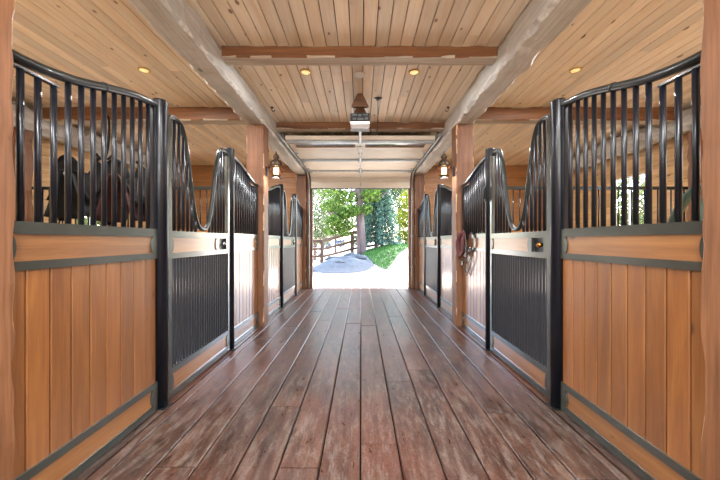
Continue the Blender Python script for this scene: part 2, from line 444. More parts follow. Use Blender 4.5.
# ------------------------------------------------------------------ stall fronts
RAIL = [(0, 2.515), (.08, 2.512), (.25, 2.487), (.45, 2.435), (.70, 2.36), (.88, 2.322), (1.02, 2.305), (1.2, 2.302)]
def rail_z(t):
    for (a, za), (b, zb) in zip(RAIL, RAIL[1:]):
        if t <= b: return za + (zb - za) * max(0, (t - a)) / (b - a)
    return RAIL[-1][1]
def bulge(mb, ue, dirn, z0, z1, x0, x1, w, mat=0):
    n = 12; poly = [(ue, z0)]
    for i in range(n + 1):
        a = PI * i / n
        poly.append((ue + dirn * (.006 + w * math.sin(a)), z0 + (z1 - z0) * (.5 - .5 * math.cos(a))))
    poly.append((ue, z1))
    mb.prism(poly, 'x', x0, x1, None, mat)
def boards(mb, u0, u1, z0, z1, x0, x1, w):
    n = max(1, round((u1 - u0) / w)); p = (u1 - u0) / n
    for i in range(n):
        a, b = u0 + i * p, u0 + (i + 1) * p
        g = .0036
        mb.prism([(x1 - .003, a + g), (x0 + .004, a + g), (x0, a + g + .004), (x0, b - g - .004), (x0 + .004, b - g), (x1 - .003, b - g)], 'z', z0, z1, rt())
    mb.box(x1 - .0029, x1, u0, u1, z0, z1, None, 1)

def stall_panel(s, ut, ul, label):
    sg = 1 if ul > ut else -1; L = abs(ul - ut); lo, hi = min(ut, ul), max(ut, ul)
    e = thing('stall_screen', label, 'stall panel', (s * (XF + .03), (lo + hi) / 2, 0), 'fixed stall panels')
    x0, x1 = XF, XF + .05
    fr = MB(s); kf = MB(s)
    for a, b in ((lo, lo + .045), (hi - .045, hi)): kf.box(x0, x1, a, b, .005, .240); fr.box(x0, x1, a, b, 1.251, 1.495)
    ta, tb = (ut, ut + sg * .035); ta, tb = min(ta, tb), max(ta, tb); es = MB(s); es.box(x0 + .005, x1 - .005, ta, tb, 1.495, 2.50); es.build('end_stile', M['steel_bar'], e)
    la, lb = sorted((ul, ul - sg * .02)); es = MB(s); es.box(x0 + .01, x1 - .01, la, lb, 1.495, 2.266); es.build('end_stile', M['steel_bar'], e)
    for a, b in ((.005, .058), (.192, .240), (1.251, 1.297), (1.432, 1.495)): (fr if a > 1 else kf).box(x0, x1, lo + .045, hi - .045, a, b)
    for z0, z1 in ((.058, .192), (1.297, 1.432)):
        f_ = fr if z0 > 1 else kf; bulge(f_, lo + .045, 1, z0, z1, x0 + .001, x0 + .012, .028); bulge(f_, hi - .045, -1, z0, z1, x0 + .001, x0 + .012, .028)
    fr.build('rail_frame', M['frame'], e); kf.build('kick_frame', M['frame'], e)
    b = MB(s); boards(b, lo + .006, hi - .006, .24, 1.251, x0 + .012, x1 - .004, .133); b.build('board_infill', [M['panel'], M['dark']], e)
    b = MB(s); b.box(x0 + .012, x1 - .004, lo + .045, hi - .045, 1.297, 1.432, rt()); b.build('middle_board', M['panel_y'], e)
    b = MB(s); b.box(x0 + .012, x1 - .004, lo + .045, hi - .045, .058, .192, rt()); b.build('kick_board', M['panel_y'], e)
    xc = XF + .025
    tr = MB(s)
    pts = catmull([(xc, ut + sg * min(t, L - .012), z) for t, z in RAIL if t < L] + [(xc, ul - sg * .004, RAIL[-1][1])], 5)
    tr.tube(pts, .028, 12)
    tk = .52; zk = rail_z(tk); tr.tube([(xc, ut + sg * (tk - .012), zk + .004), (xc, ut + sg * (tk + .012), zk - .002)], .031, 12)
    tr.build('top_rail', M['steel'], e)
    fb = MB(s); a, b_ = sorted((ul - sg * .02, ul - sg * .31)); fb.box(xc - .014, xc + .014, a, b_, 2.254, 2.266); fb.build('flat_bar', M['steel'], e)
    t = .085
    while t < L - .05:
        u = ut + sg * t; zt = 2.256 if t > L - .315 else rail_z(t) - .018
        br = MB(s); br.tube([(xc, u, 1.493), (xc, u, zt)], .0155, 10); br.build('bar', M['steel_bar'], e); t += .087
    return e

def tube_post(s, u, label, latch):
    e = thing('stall_post', label, 'stall post', (s * (XF + .03), u, 0), 'round steel stall posts')
    m = MB(s); m.lathe([(.060, .0085), (.060, 2.565), (.057, 2.578), (.03, 2.588), (.0, 2.592)], (XF + .02, u, 0), 24); m.build('tube', M['steel_bar'], e)
    m = MB(s); m.box(XF - .05, XF + .09, u - .058, u + .058, 0, .008); m.build('base_plate', M['steel'], e)
    if latch:
        m = MB(s); m.box(XF - .052, XF - .038, u - .02, u + .02, 1.90, 2.10); m.tube([(XF - .058, u, 1.93), (XF - .058, u, 2.08)], .012, 8)
        m.build('bolt_bracket', M['black'], e)
    return e

def yoke(uc, half):
    h = [(-.64, 2.46), (-.595, 2.495), (-.50, 2.50), (-.41, 2.455), (-.325, 2.27), (-.25, 1.95), (-.165, 1.66), (-.085, 1.545), (0, 1.52)]
    k = half / .665
    return [(uc + a * k, z) for a, z in h] + [(uc - a * k, z) for a, z in h[-2::-1]]
def stall_door(s, u0, u1, latch_far, label):
    e = thing('stall_door', label, 'stall door', (s * (XF + .02), (u0 + u1) / 2, 0), 'barred stall doors')
    x0, x1 = XF - .012, XF + .036; xc = (x0 + x1) / 2
    fr = MB(s)
    lat = (u1 - .30, u1 - .10) if latch_far else (u0 + .10, u0 + .30)
    for a, b in ((u0, u0 + .05), (u1 - .05, u1)): fr.box(x0, x1, a, b, .02, 2.465)
    a, b = u0 + .05, u1 - .05
    for z0, z1 in ((.02, .075), (.222, .275), (1.24, 1.292), (1.425, 1.485)): fr.box(x0, x1, a, b, z0, z1)
    bi = (a, lat[0] - .05) if latch_far else (lat[1] + .05, b)          # middle board span
    if latch_far: fr.box(x0, x1, bi[1], lat[0], 1.292, 1.425); fr.box(x0, x1, lat[1], b, 1.292, 1.425)
    else: fr.box(x0, x1, a, lat[0], 1.292, 1.425); fr.box(x0, x1, lat[1], bi[0], 1.292, 1.425)
    for p, q, z0, z1 in ((bi[0], bi[1], 1.292, 1.425), (a, b, .075, .222)):
        bulge(fr, p, 1, z0, z1, x0 + .001, x0 + .012, .026); bulge(fr, q, -1, z0, z1, x0 + .001, x0 + .012, .026)
    fr.build('frame', M['frame'], e)
    m = MB(s); m.box(x0 + .012, x1 - .004, bi[0], bi[1], 1.292, 1.425, rt()); m.build('middle_board', M['panel_y'], e)
    m = MB(s); m.box(x0 + .012, x1 - .004, a, b, .075, .222, rt()); m.build('kick_board', M['panel_y'], e)
    m = MB(s); n = int((b - a) / .05); p = (b - a) / n
    m.box(x0 + .03, x1 - .002, a, b, .275, 1.24)
    for i in range(n):
        c = a + (i + .5) * p
        poly = [(x0 + .03, c - .019)] + [(x0 + .028 - .022 * math.sin(PI * k / 8), c - .019 * math.cos(PI * k / 8)) for k in range(9)] + [(x0 + .03, c + .019)]
        m.prism(poly, 'z', .275, 1.24, None, 0, False)
    m.build('ribbed_infill', M['ribsteel'], e)
    lb = MB(s); lb.box(x0 + .03, x0 + .034, lat[0], lat[1], 1.292, 1.425)
    lo = lb.build('latch_box', M['black'], e)
    kn = MB(s); uc = (lat[0] + lat[1]) / 2
    kn.lathe([(.0, -.022), (.02, -.018), (.027, 0), (.02, .018), (.012, .024), (.012, .034)], (x0 + .004, uc + (.03 if latch_far else -.03), 1.358), 14, axis='x')
    kn.tube([(x0 + .014, uc - .05, 1.358), (x0 + .014, uc + .05, 1.358)], .006, 8)
    kn.build('latch_knob', M['brass'] if not latch_far else M['chrome'], lo)
    uc = (u0 + u1) / 2; Y = yoke(uc, (u1 - u0) / 2)
    tr = MB(s); crv = catmull([(xc, u, z) for u, z in Y], 6); tr.tube(crv, .023, 12); tr.build('yoke_rail', M['steel'], e)
    def yz(u):
        for p, q in zip(crv, crv[1:]):
            if p.y <= u <= q.y: return p.z + (q.z - p.z) * (u - p.y) / max(1e-6, q.y - p.y)
        return 2.4
    n = 16; p = (b - a) / n
    for i in range(1, n):
        u = a + i * p; zt = yz(u) - .012
        if zt < 1.58: continue
        br = MB(s); br.tube([(xc, u, 1.483), (xc, u, zt)], .0145, 10); br.build('bar', M['steel_bar'], e)
    return e

plab = {(-1, 0, 0): 'nearest left stall panel of orange boards and steel bars, saddles showing behind',
        (1, 0, 0): 'nearest right stall panel of orange boards and steel bars, green loop showing behind',
        (-1, 0, 1): 'left stall panel between the first barred door and the lantern post',
        (1, 0, 1): 'right stall panel with a halter hanging on it beside the lantern post',
        (-1, 1, 0): 'left stall panel just beyond the lantern post',
        (1, 1, 0): 'right stall panel just beyond the lantern post',
        (-1, 1, 1): 'last left stall panel beside the garage doorway',
        (1, 1, 1): 'last right stall panel beside the garage doorway'}
dlab = {(-1, 0): 'first left stall door with U-shaped top, dark ribs and small chrome latch',
        (1, 0): 'first right stall door with U-shaped top and brass latch knob',
        (-1, 1): 'far left stall door with U-shaped top, past the lantern post',
        (1, 1): 'far right stall door with U-shaped top, past the lantern post'}
tlab = {(-1, 0, 0): 'tall round dark steel post between nearest left panel and first left door',
        (1, 0, 0): 'tall round dark steel post between nearest right panel and first right door',
        (-1, 0, 1): 'round dark steel post at far side of the first left door',
        (1, 0, 1): 'round dark steel post with bolt bracket at far side of first right door',
        (-1, 1, 0): 'round steel post at near side of the far left stall door',
        (1, 1, 0): 'round steel post at near side of the far right stall door',
        (-1, 1, 1): 'last round steel post on the left, nearest the garage doorway',
        (1, 1, 1): 'last round steel post on the right, nearest the garage doorway'}
for s in (-1, 1):
    for i, (ya, yb) in enumerate(((1.476, 5.23), (5.50, 9.27))):
        t1, t2 = (2.70, 4.12) if i == 0 else (6.74, 8.16)
        stall_panel(s, t1 - .062, ya + .002, plab[(s, i, 0)])
        tube_post(s, t1, tlab[(s, i, 0)], False)
        stall_door(s, t1 + .065, t2 - .065, s < 0, dlab[(s, i)])
        tube_post(s, t2, tlab[(s, i, 1)], s > 0 and i == 0)
        stall_panel(s, t2 + .062, yb - .002, plab[(s, i, 1)])

# ------------------------------------------------------------------ partitions between the stalls
for s in (-1, 1):
    e = thing('stall_divider', 'wood and barred divider between the two %s stalls' % side[s], 'stall divider', (s * 3.7, 5.36, 0), 'stall dividers')
    xa, xb = XP1 + .02, 5.58
    m = MB(s); z = 0.02
    while z < 1.44:
        m.prism([(5.39, z), (5.338, z), (5.33, z + .008), (5.33, z + .134), (5.338, z + .142), (5.39, z + .142)], 'x', xa + .05, xb - .05, rt()); z += .142
    m.build('board_infill', M['wall_x'], e)
    m = MB(s); m.box(xa, xa + .05, 5.33, 5.39, 0, 2.3); m.box(xb - .05, xb, 5.33, 5.39, 0, 2.3); m.box(xa + .05, xb - .05, 5.33, 5.39, 2.25, 2.3); m.box(xa + .05, xb - .05, 5.325, 5.395, 1.44, 1.48)
    m.build('frame', M['steel'], e)
    x = xa + .13
    while x < xb - .08:
        m = MB(s); m.tube([(x, 5.36, 1.478), (x, 5.36, 2.252)], .011, 8); m.build('bar', M['steel_bar'], e); x += .11

# ------------------------------------------------------------------ garage doorway
trim = MB()
for s in (-1, 1):
    a, b = sorted((s * 1.395, s * 1.56)); trim.box(a, b, 9.31, 9.395, 0, 2.91, rt())
trim.box(-1.56, 1.56, 9.375, 9.398, 2.91, 3.2, rt())
struct(trim.build('trim_1', M['jamb'], keep=True))
gd = thing('overhead_door', 'pale sectional garage door rolled up under the ceiling over the doorway', 'garage door', (0, 9.2, 2.91))
W = 1.43; z0, z1 = 3.325, 3.37
def section(y0, y1, win):
    m = MB()
    if not win: m.box(-W, W, y0 + .004, y1 - .004, z0, z1)
    else:
        wy0, wy1 = y0 + .16, y0 + .50
        xs = [(-W, -W + .12), (-.1, .1), (W - .12, W)]
        m.box(-W, W, y0 + .004, wy0, z0, z1 + .03); m.box(-W, W, wy1, y1 - .004, z0, z1)
        for a, b in xs: m.box(a, b, wy0, wy1, z0, z1)
    o = m.build('door_section', M['doorpaint'], gd)
    if win:
        for a, b in ((-W + .12, -.1), (.1, W - .12)):
            p = MB(); p.box(a, b, wy0, wy1, z0 + .018, z0 + .024); p.build('window_pane', M['doorglass'], o)
            f = MB(); t = .02
            f.box(a, b, wy1 - t, wy1, z0 - .012, z0); f.box(a, b, wy0, wy0 + t * .6, z0 - .006, z0)
            f.box(a, a + t, wy0 + t, wy1 - t, z0 - .006, z0); f.box(b - t, b, wy0 + t, wy1 - t, z0 - .006, z0)
            f.build('window_frame', M['doortan'], o)
    return o
def doorglass():
    N = NT('door_glass'); N.bsdf(lin('#b9c6cc'), .08, coat=1, coat_rough=.05); return N.mat
M['doorglass'] = doorglass()
section(6.10, 6.86, True); section(6.86, 7.60, False); section(7.60, 8.36, False); section(8.36, 8.78, False)
m = MB(); m.prism([(8.785, 3.325), (9.02, 3.295), (9.20, 3.21), (9.262, 3.08), (9.27, 2.915), (9.315, 2.915), (9.307, 3.09), (9.235, 3.25), (9.035, 3.342), (8.785, 3.37)], 'x', -W, W, None)
m.build('door_section', M['doorpaint'], gd)
for y in (6.19, 7.60, 8.78):
    m = MB(); m.box(-W, W, y - .035, y + .035, z0 - .045, z0 - .002); m.build('strut', M['galv'], gd)
m = MB(); m.box(-W, W, 9.262, 9.32, 2.895, 2.914); m.build('bottom_seal', M['black'], gd)
for y in (6.86, 7.6, 8.36, 8.8):
    for x in (-W + .07, 0, W - .07):
        m = MB(); m.box(x - .035, x + .035, y - .05, y + .05, z0 - .062, z0 - .046); m.tube([(x - .045, y, z0 - .056), (x + .045, y, z0 - .056)], .014, 8); m.build('hinge', M['galv'], gd)
m = MB(); m.box(-.02, .02, 9.24, 9.262, 2.97, 3.07); m.build('pull_handle', M['galv'], gd)
for s in (-1, 1):
    e = thing('door_track', 'steel roller track of the garage door on the %s side' % side[s], 'door track', (s * 1.485, 9.3, 0), 'garage door tracks')
    pts = catmull([(1.485, 9.27, .02), (1.485, 9.27, 1.2), (1.485, 9.27, 2.75), (1.485, 9.24, 3.02), (1.485, 9.08, 3.24), (1.485, 8.8, 3.335), (1.485, 8.0, 3.345), (1.485, 6.9, 3.345), (1.485, 5.9, 3.345)], 4)
    m = MB(s); m.tube(pts, .024, 6, flat=(.8, 1.2)); m.build('rail', M['galv'], e)
    for y in (6.3, 7.6):
        m = MB(s); m.box(1.50, 1.53, y - .02, y + .02, 3.34, ZC - .005) ; m.box(1.47, 1.53, y - .02, y + .02, 3.37, 3.385); m.build('hanger', M['galv'], e)
    for z in (.6, 1.5, 2.5):
        m = MB(s); m.box(1.46, 1.52, 9.29, 9.312, z, z + .05); m.build('bracket', M['galv'], e)
# opener
op = thing('garage_opener', 'white and black garage door opener hanging from the aisle ceiling', 'garage opener', (0, 5.0, 3.13))
m = MB(); m.prism([(-.035, 3.605), (.035, 3.605), (.128, 3.425), (.128, 3.41), (-.128, 3.41), (-.128, 3.425)], 'y', 4.80, 4.86, rt()); m.prism([(-.035, 3.605), (.035, 3.605), (.128, 3.425), (.128, 3.41), (-.128, 3.41), (-.128, 3.425)], 'y', 5.2, 5.26, rt())
m.box(-.03, .03, 4.86, 5.2, 3.56, 3.60, rt()); m.build('wood_mount', M['mountwood'], op)
m = MB()
for x in (-.11, .11):
    for y in (4.84, 5.22): m.box(x - .012, x + .012, y - .003, y + .003, 3.31, 3.42)
m.build('strap', M['galv'], op)
m = MB(); m.box(-.145, .145, 4.82, 5.26, 3.19, 3.32); mo = m.build('motor_housing', M['black'], op)
m = MB()
for x, z, w, h in ((-.12, 3.34, .07, .03), (-.03, 3.33, .05, .035), (.05, 3.345, .07, .02), (-.11, 3.28, .05, .03), (-.04, 3.275, .09, .03), (.07, 3.28, .05, .04)): m.box(x, x + w, 4.814, 4.82, z - .062, z + h - .062)
m.build('label_sticker', plain('sticker', '#4d4d4a', rough=.6), mo)
m = MB(); m.prism([(-.148, 3.19), (.148, 3.19), (.148, 3.165), (.13, 3.15), (-.13, 3.15), (-.148, 3.165)], 'y', 4.81, 5.0); m.build('light_lens', M['white'], op)
m = MB(); m.box(-.018, .018, 5.26, 9.25, 3.215, 3.245); m.build('drive_rail', M['galv'], op)
m = MB(); m.box(-.035, .035, 6.2, 6.5, 3.185, 3.215); m.tube([(0, 6.45, 3.2), (0, 6.3, 3.12), (0, 6.28, 3.05)], .008, 6); m.build('trolley', M['white'], op)
m = MB(); m.tube(catmull([(.278, 4.95, 3.605), (.278, 4.95, 3.4), (.275, 4.97, 3.16), (.24, 5.05, 3.09), (.19, 5.12, 3.11), (.15, 5.15, 3.24)], 6), .006, 6)
m.lathe([(.03, 3.575), (.03, 3.60), (.03, 3.609)], (.278, 4.95, 0), 12); m.box(.22, .34, 4.94, 4.96, 3.595, 3.609)
tag(m.build('power_cord', M['black']), 'thin dark cord dropping from the ceiling beside the garage opener', 'cord')
# hooks by the far cross beam
for s in (-1, 1):
    m = MB(s); m.tube(catmull([(1.46, 5.3, 3.608), (1.46, 5.3, 3.56), (1.44, 5.3, 3.535), (1.42, 5.3, 3.545), (1.415, 5.3, 3.565)], 5), .006, 8); m.lathe([(.025, 3.595), (.025, 3.609)], (1.46, 5.3, 0), 10)
    tag(m.build('ceiling_hook', M['black']), 'small dark hook under the ceiling by the %s log beam' % side[s], 'hook', 'ceiling hooks')

# ------------------------------------------------------------------ lamps and added fill lights
def emit_mat(name, col, es):
    N = NT(name); N.bsdf(lin(col), .4, emit=lin(col), es=es); return N.mat
M['lens'] = emit_mat('lamp_lens', '#ffdf9a', .7)
M['candle'] = emit_mat('lantern_bulb', '#ffd9a0', 6.0)
M['bronze'] = plain('aged_bronze', '#4f3f33', rough=.42, metal=.7, var=.3)
M['copper'] = plain('copper', '#8c5334', rough=.4, metal=.8)
M['trimring'] = plain('lamp_ring', '#d8b25c', rough=.35, metal=.6)
lampspots = [(-.71, 4.19, 'round recessed ceiling lamp over the aisle, left of centre'), (.71, 4.19, 'round recessed ceiling lamp over the aisle, right of centre'),
             (-2.79, 4.14, 'round recessed ceiling lamp over the left stall'), (2.79, 4.14, 'round recessed ceiling lamp over the right stall')]
hidden_fill = [(-.71, .4), (.71, .4), (-.71, -3.2), (.71, -3.2), (-2.79, .2), (2.79, .2), (-2.79, 7.6), (2.79, 7.6), (-.71, 7.0)][:8]  # unseen lights without fixtures, added to brighten the interior
for x, y, lab in lampspots:
    e = thing('ceiling_lamp', lab, 'ceiling lamp', (x, y, ZC - .01), 'recessed ceiling lamps')
    m = MB(); m.lathe([(.055, ZC - .002), (.055, ZC - .014), (.07, ZC - .011), (.074, ZC - .001)], (x, y, 0), 24); m.build('trim_ring', M['trimring'], e)
    m = MB(); m.lathe([(.054, ZC - .008), (.05, ZC - .014), (.0, ZC - .016)], (x, y, 0), 24); m.build('lens', M['lens'], e)
def area(name, loc, size, power, col, rot=(0, 0, 0)):
    l = bpy.data.lights.new(name, 'AREA'); l.shape = 'DISK'; l.size = size; l.energy = power; l.color = col
    o = bpy.data.objects.new(name, l); COL.objects.link(o); o.location = loc; o.rotation_euler = rot; return o
def point(name, loc, power, col, r=.05):
    l = bpy.data.lights.new(name, 'POINT'); l.energy = power; l.color = col; l.shadow_soft_size = r
    o = bpy.data.objects.new(name, l); COL.objects.link(o); o.location = loc; return o
WARM = (.95, .97, 1.0)
LAMP_FILL_W, LANT_FILL_W = 60, 150
for x, y in [(a, b) for a, b, _ in lampspots] + hidden_fill:
    area('lamp_and_fill_light', (x, y, ZC - .03), .10, LAMP_FILL_W * (.35 if abs(x) < 1 and y > 3 else 1.1), WARM)
m = MB(); m.lathe([(.07, ZC - .001), (.07, ZC - .02), (.055, ZC - .035), (.0, ZC - .038)], (0, 4.24, 0), 24)
tag(m.build('smoke_detector', M['white']), 'round white smoke detector on the aisle ceiling between two lamps', 'smoke detector')

for s in (-1, 1):
    x, y, zb = 1.40, 5.34, 2.44
    e = thing('lantern', 'bronze lantern hanging beside the %s timber post' % side[s], 'lantern', (s * x, y, zb), 'onion lanterns')
    m = MB(s); m.box(1.545, 1.574, y - .03, y + .03, 2.47, 2.63); m.tube(catmull([(1.55, y, 2.60), (1.50, y, 2.62), (1.475, y, 2.56), (1.45, y, 2.485), (1.40, y, 2.47)], 5), .009, 8)
    m.build('wall_bracket', M['black'], e)
    m = MB(s); m.lathe([(.0, 2.445), (.05, 2.445), (.085, 2.47), (.088, 2.485), (.05, 2.495), (.045, 2.50)], (x, y, 0), 20)
    for k in range(4):
        a = PI / 4 + k * PI / 2; c, d = math.cos(a), math.sin(a)
        m.tube(catmull([(x + c * .04, y + d * .04, 2.46), (x + c * .08, y + d * .08, 2.435), (x + c * .10, y + d * .10, 2.455)], 4), .007, 6)
    m.build('base', M['bronze'], e)
    m = MB(s); m.lathe([(.098, 2.635), (.10, 2.645), (.102, 2.66), (.093, 2.70), (.07, 2.73), (.04, 2.748), (.038, 2.765), (.05, 2.775), (.052, 2.80), (.035, 2.825), (.012, 2.84), (.008, 2.885), (.0, 2.89)], (x, y, 0), 20)
    m.build('cap', M['bronze'], e)
    m = MB(s)
    for k in range(4):
        a = PI / 4 + k * PI / 2; c, d = math.cos(a), math.sin(a)
        m.tube(catmull([(x + c * .086, y + d * .086, 2.475), (x + c * .105, y + d * .105, 2.53), (x + c * .106, y + d * .106, 2.59), (x + c * .094, y + d * .094, 2.642)], 4), .006, 6)
    for z, r in ((2.54, .101), (2.60, .103)):
        m.tube([(x + r * math.cos(2 * PI * k / 20), y + r * math.sin(2 * PI * k / 20), z) for k in range(20)], .004, 6, closed=True)
    m.build('cage', M['copper'], e)
    m = MB(s); m.lathe([(.062, 2.502), (.075, 2.53), (.075, 2.61), (.062, 2.634)], (x, y, 0), 20); m.build('glass_shade', M['glass'], e)
    m = MB(s); m.lathe([(.04, 2.505), (.042, 2.60), (.03, 2.62), (.0, 2.625)], (x, y, 0), 14); m.build('candle_bulb', M['candle'], e)
    point('lantern_and_fill_light', (s * x, y, 2.40), LANT_FILL_W * .05, WARM, .06)
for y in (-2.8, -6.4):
    for s in (-1, 1): point('lantern_and_fill_light', (s * 1.3, y, 2.5), LANT_FILL_W, WARM, .08)  # fill lights added behind the camera, no lanterns stand there

# ------------------------------------------------------------------ tack
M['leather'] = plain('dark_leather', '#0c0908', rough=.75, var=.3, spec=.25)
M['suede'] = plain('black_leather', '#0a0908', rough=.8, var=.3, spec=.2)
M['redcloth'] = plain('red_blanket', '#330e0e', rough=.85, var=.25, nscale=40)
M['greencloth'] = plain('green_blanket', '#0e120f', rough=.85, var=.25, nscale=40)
def drape(mb, xc, y0, y1, ztop, half, drop, th=.02, ny=10, nx=16, lift=None, wav=.012, seed=0):
    """a sheet folded over a rail running along y"""
    vs = []; N = nx
    for j in range(ny + 1):
        v = j / ny; y = y0 + (y1 - y0) * v; up = lift(v) if lift else 0
        for side_ in (0, 1):
            for i in range(N + 1):
                u = -1 + 2 * i / N; a = abs(u)
                x = half * (math.sin(min(a, .35) / .35 * PI / 2) * .42 + max(0, a - .35) / .65 * .58) * (1 if u > 0 else -1)
                z = ztop - drop * (max(0, a - .12) / .88) ** 1.05 + up * max(0, 1 - a / .4)
                w = wav * noise.noise(Vector((u * 3 + seed, v * 3, seed)))
                o = th if side_ else 0
                vs.append((xc + x * (1 + o / half * .8) + w, y, z + (o if a < .35 else 0)))
    R = 2 * (N + 1); fs = []
    for j in range(ny):
        for i in range(N):
            p = j * R + i; fs.append((p, p + 1, p + R + 1, p + R)); q = p + N + 1; fs.append((q, q + R, q + R + 1, q + 1))
        for e_ in (0, N):
            p = j * R + e_; fs.append((p, p + R, p + R + N + 1, p + N + 1))
    for j in (0, ny):
        for i in range(N):
            p = j * R + i; fs.append((p, p + 1, p + N + 2, p + N + 1))
    mb.add(vs, fs, None, 0, True)
def saddle(xc, zt, lab, lab_b, lab_r, cloth, seed):
    y0, y1 = 4.62, 5.20
    r = thing('saddle_rack', lab_r, 'saddle rack', (xc, 5.33, zt - .12), 'saddle racks')
    m = MB(); m.tube([(xc, 4.6, zt - .075), (xc, 5.325, zt - .075)], .03, 10); m.build('arm', M['steel'], r)
    m = MB(); m.box(xc - .04, xc + .04, 5.312, 5.329, zt - .5, zt - .02); m.tube([(xc, 5.31, zt - .42), (xc, 4.85, zt - .1)], .014, 8); m.build('bracket', M['steel'], r)
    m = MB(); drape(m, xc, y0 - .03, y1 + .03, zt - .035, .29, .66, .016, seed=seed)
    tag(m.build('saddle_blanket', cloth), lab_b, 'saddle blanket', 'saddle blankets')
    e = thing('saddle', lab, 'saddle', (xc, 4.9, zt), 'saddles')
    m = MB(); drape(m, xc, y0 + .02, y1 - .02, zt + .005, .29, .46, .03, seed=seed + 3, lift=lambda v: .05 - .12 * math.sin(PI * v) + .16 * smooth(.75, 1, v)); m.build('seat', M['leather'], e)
    m = MB(); pts = [(xc - .17, y0 + .04, zt - .05), (xc - .15, y0 + .02, zt + .06), (xc - .08, y0, zt + .15), (xc, y0 - .01, zt + .18), (xc + .08, y0, zt + .15), (xc + .15, y0 + .02, zt + .06), (xc + .17, y0 + .04, zt - .05)]
    arc = catmull(pts, 5); m.tube(arc, .022, 8); m.prism([(p.x, p.z) for p in arc], 'y', y0 + .0, y0 + .05); m.build('cantle', M['leather'], e)
    m = MB(); m.lathe([(.035, zt + .10), (.028, zt + .18), (.03, zt + .24), (.055, zt + .26), (.05, zt + .285), (.0, zt + .295)], (xc, y1 - .06, 0), 14); m.build('horn', M['leather'], e)
    for d in (-1, 1):
        m = MB(); xx = xc + d * .305 - (.02 if d < 0 else 0)
        m.prism([(4.84, zt - .14), (5.02, zt - .14), (5.06, zt - .5), (5.0, zt - .74), (4.86, zt - .74), (4.80, zt - .5)], 'x', min(xx, xx + d * .02), max(xx, xx + d * .02)); m.build('fender', M['suede'], e)
        m = MB(); zc = zt - .83
        m.tube(catmull([(xx + d * .01, 4.88, zc + .09), (xx + d * .01, 4.85, zc), (xx + d * .01, 4.87, zc - .08), (xx + d * .01, 4.99, zc - .08), (xx + d * .01, 5.01, zc), (xx + d * .01, 4.98, zc + .09)], 5), .012, 8); m.build('stirrup', M['steel'], e)
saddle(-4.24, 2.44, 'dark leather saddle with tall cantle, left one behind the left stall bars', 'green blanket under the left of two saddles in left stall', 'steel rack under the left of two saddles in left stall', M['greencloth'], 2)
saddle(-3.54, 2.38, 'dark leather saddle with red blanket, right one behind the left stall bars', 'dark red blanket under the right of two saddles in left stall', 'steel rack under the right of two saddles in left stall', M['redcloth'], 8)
m = MB(); m.tube(catmull([(-4.24, 5.26, 3.40), (-4.17, 5.25, 3.45), (-4.12, 5.25, 3.38), (-4.11, 5.24, 3.1), (-4.14, 5.24, 2.86), (-4.16, 5.22, 2.74)], 5), .016, 8)
m.tube(catmull([(-4.30, 5.22, 2.82), (-4.24, 5.21, 2.74), (-4.16, 5.21, 2.72), (-4.08, 5.21, 2.74), (-4.0, 5.22, 2.84)], 4), .018, 8)
tag(m.build('hanging_strap', M['leather']), 'dark strap hanging from the brown beam above two saddles in left stall', 'strap')
# green loop inside the right near stall
m = MB(); pts = []
for i in range(25):
    a = PI * i / 24
    pts.append((1.80 + .10 * math.sin(a), 1.77 - .08 * math.cos(a), 1.44 + .26 * math.sin(a) ** .8))
m.tube(pts, .03, 10, flat=(1.0, .45))
m.box(1.707, 1.82, 1.67, 1.71, 1.40, 1.45); m.box(1.707, 1.82, 1.83, 1.87, 1.40, 1.45)
M['greenrub'] = plain('green_rubber', '#4d6358', rough=.4, var=.15)
tag(m.build('rubber_loop', M['greenrub']), 'green rubber loop standing behind the bars of the nearest right stall', 'loop')
# halter on the right
M['halter'] = plain('red_nylon', '#5a2826', rough=.7, var=.25, nscale=30)
M['strap'] = plain('brown_strap', '#4b3f37', rough=.6, var=.2)
h = thing('horse_halter', 'faded red and brown horse halter hanging beside the right lantern post', 'halter', (1.61, 4.9, 1.5))
def band(pts, w, t=.008):
    m.tube(catmull(pts, 6), w, 8, flat=(t / w, 1))
m = MB()
m.tube(catmull([(1.64, 5.02, 1.51), (1.60, 5.06, 1.50), (1.58, 5.15, 1.40), (1.575, 5.15, 1.27), (1.59, 5.07, 1.17), (1.60, 4.98, 1.24), (1.605, 4.97, 1.38), (1.63, 5.0, 1.50)], 6), .045, 8, flat=(.45, 1))
m.tube(catmull([(1.635, 5.10, 1.49), (1.615, 5.06, 1.4), (1.61, 5.04, 1.27), (1.62, 5.06, 1.20)], 6), .062, 8, flat=(.35, 1))
m.build('noseband', M['halter'], h)
m = MB(); m.tube(catmull([(1.645, 4.72, 1.505), (1.625, 4.70, 1.47), (1.62, 4.70, 1.36), (1.63, 4.71, 1.27)], 5), .035, 8, flat=(.3, 1)); m.build('crown_pad', M['halter'], h)
m = MB()
for pts in ([(1.635, 5.02, 1.50), (1.61, 4.9, 1.46), (1.615, 4.86, 1.3), (1.62, 4.88, 1.16)],
            [(1.64, 4.72, 1.28), (1.63, 4.68, 1.2), (1.64, 4.75, 1.05), (1.645, 4.88, .93)],
            [(1.60, 5.1, 1.2), (1.61, 5.15, 1.08), (1.63, 5.02, .98), (1.645, 4.98, .90)],
            [(1.645, 4.98, .905), (1.63, 4.93, .86), (1.645, 4.88, .92)],
            [(1.64, 4.7, 1.27), (1.63, 4.82, 1.22), (1.63, 4.95, 1.12), (1.63, 5.06, 1.04)],
            [(1.62, 4.88, 1.16), (1.63, 4.92, 1.05), (1.645, 4.98, .92)]):
    m.tube(catmull(pts, 6), .016, 8, flat=(.35, 1))
m.build('leather_strap', M['strap'], h)
m = MB()
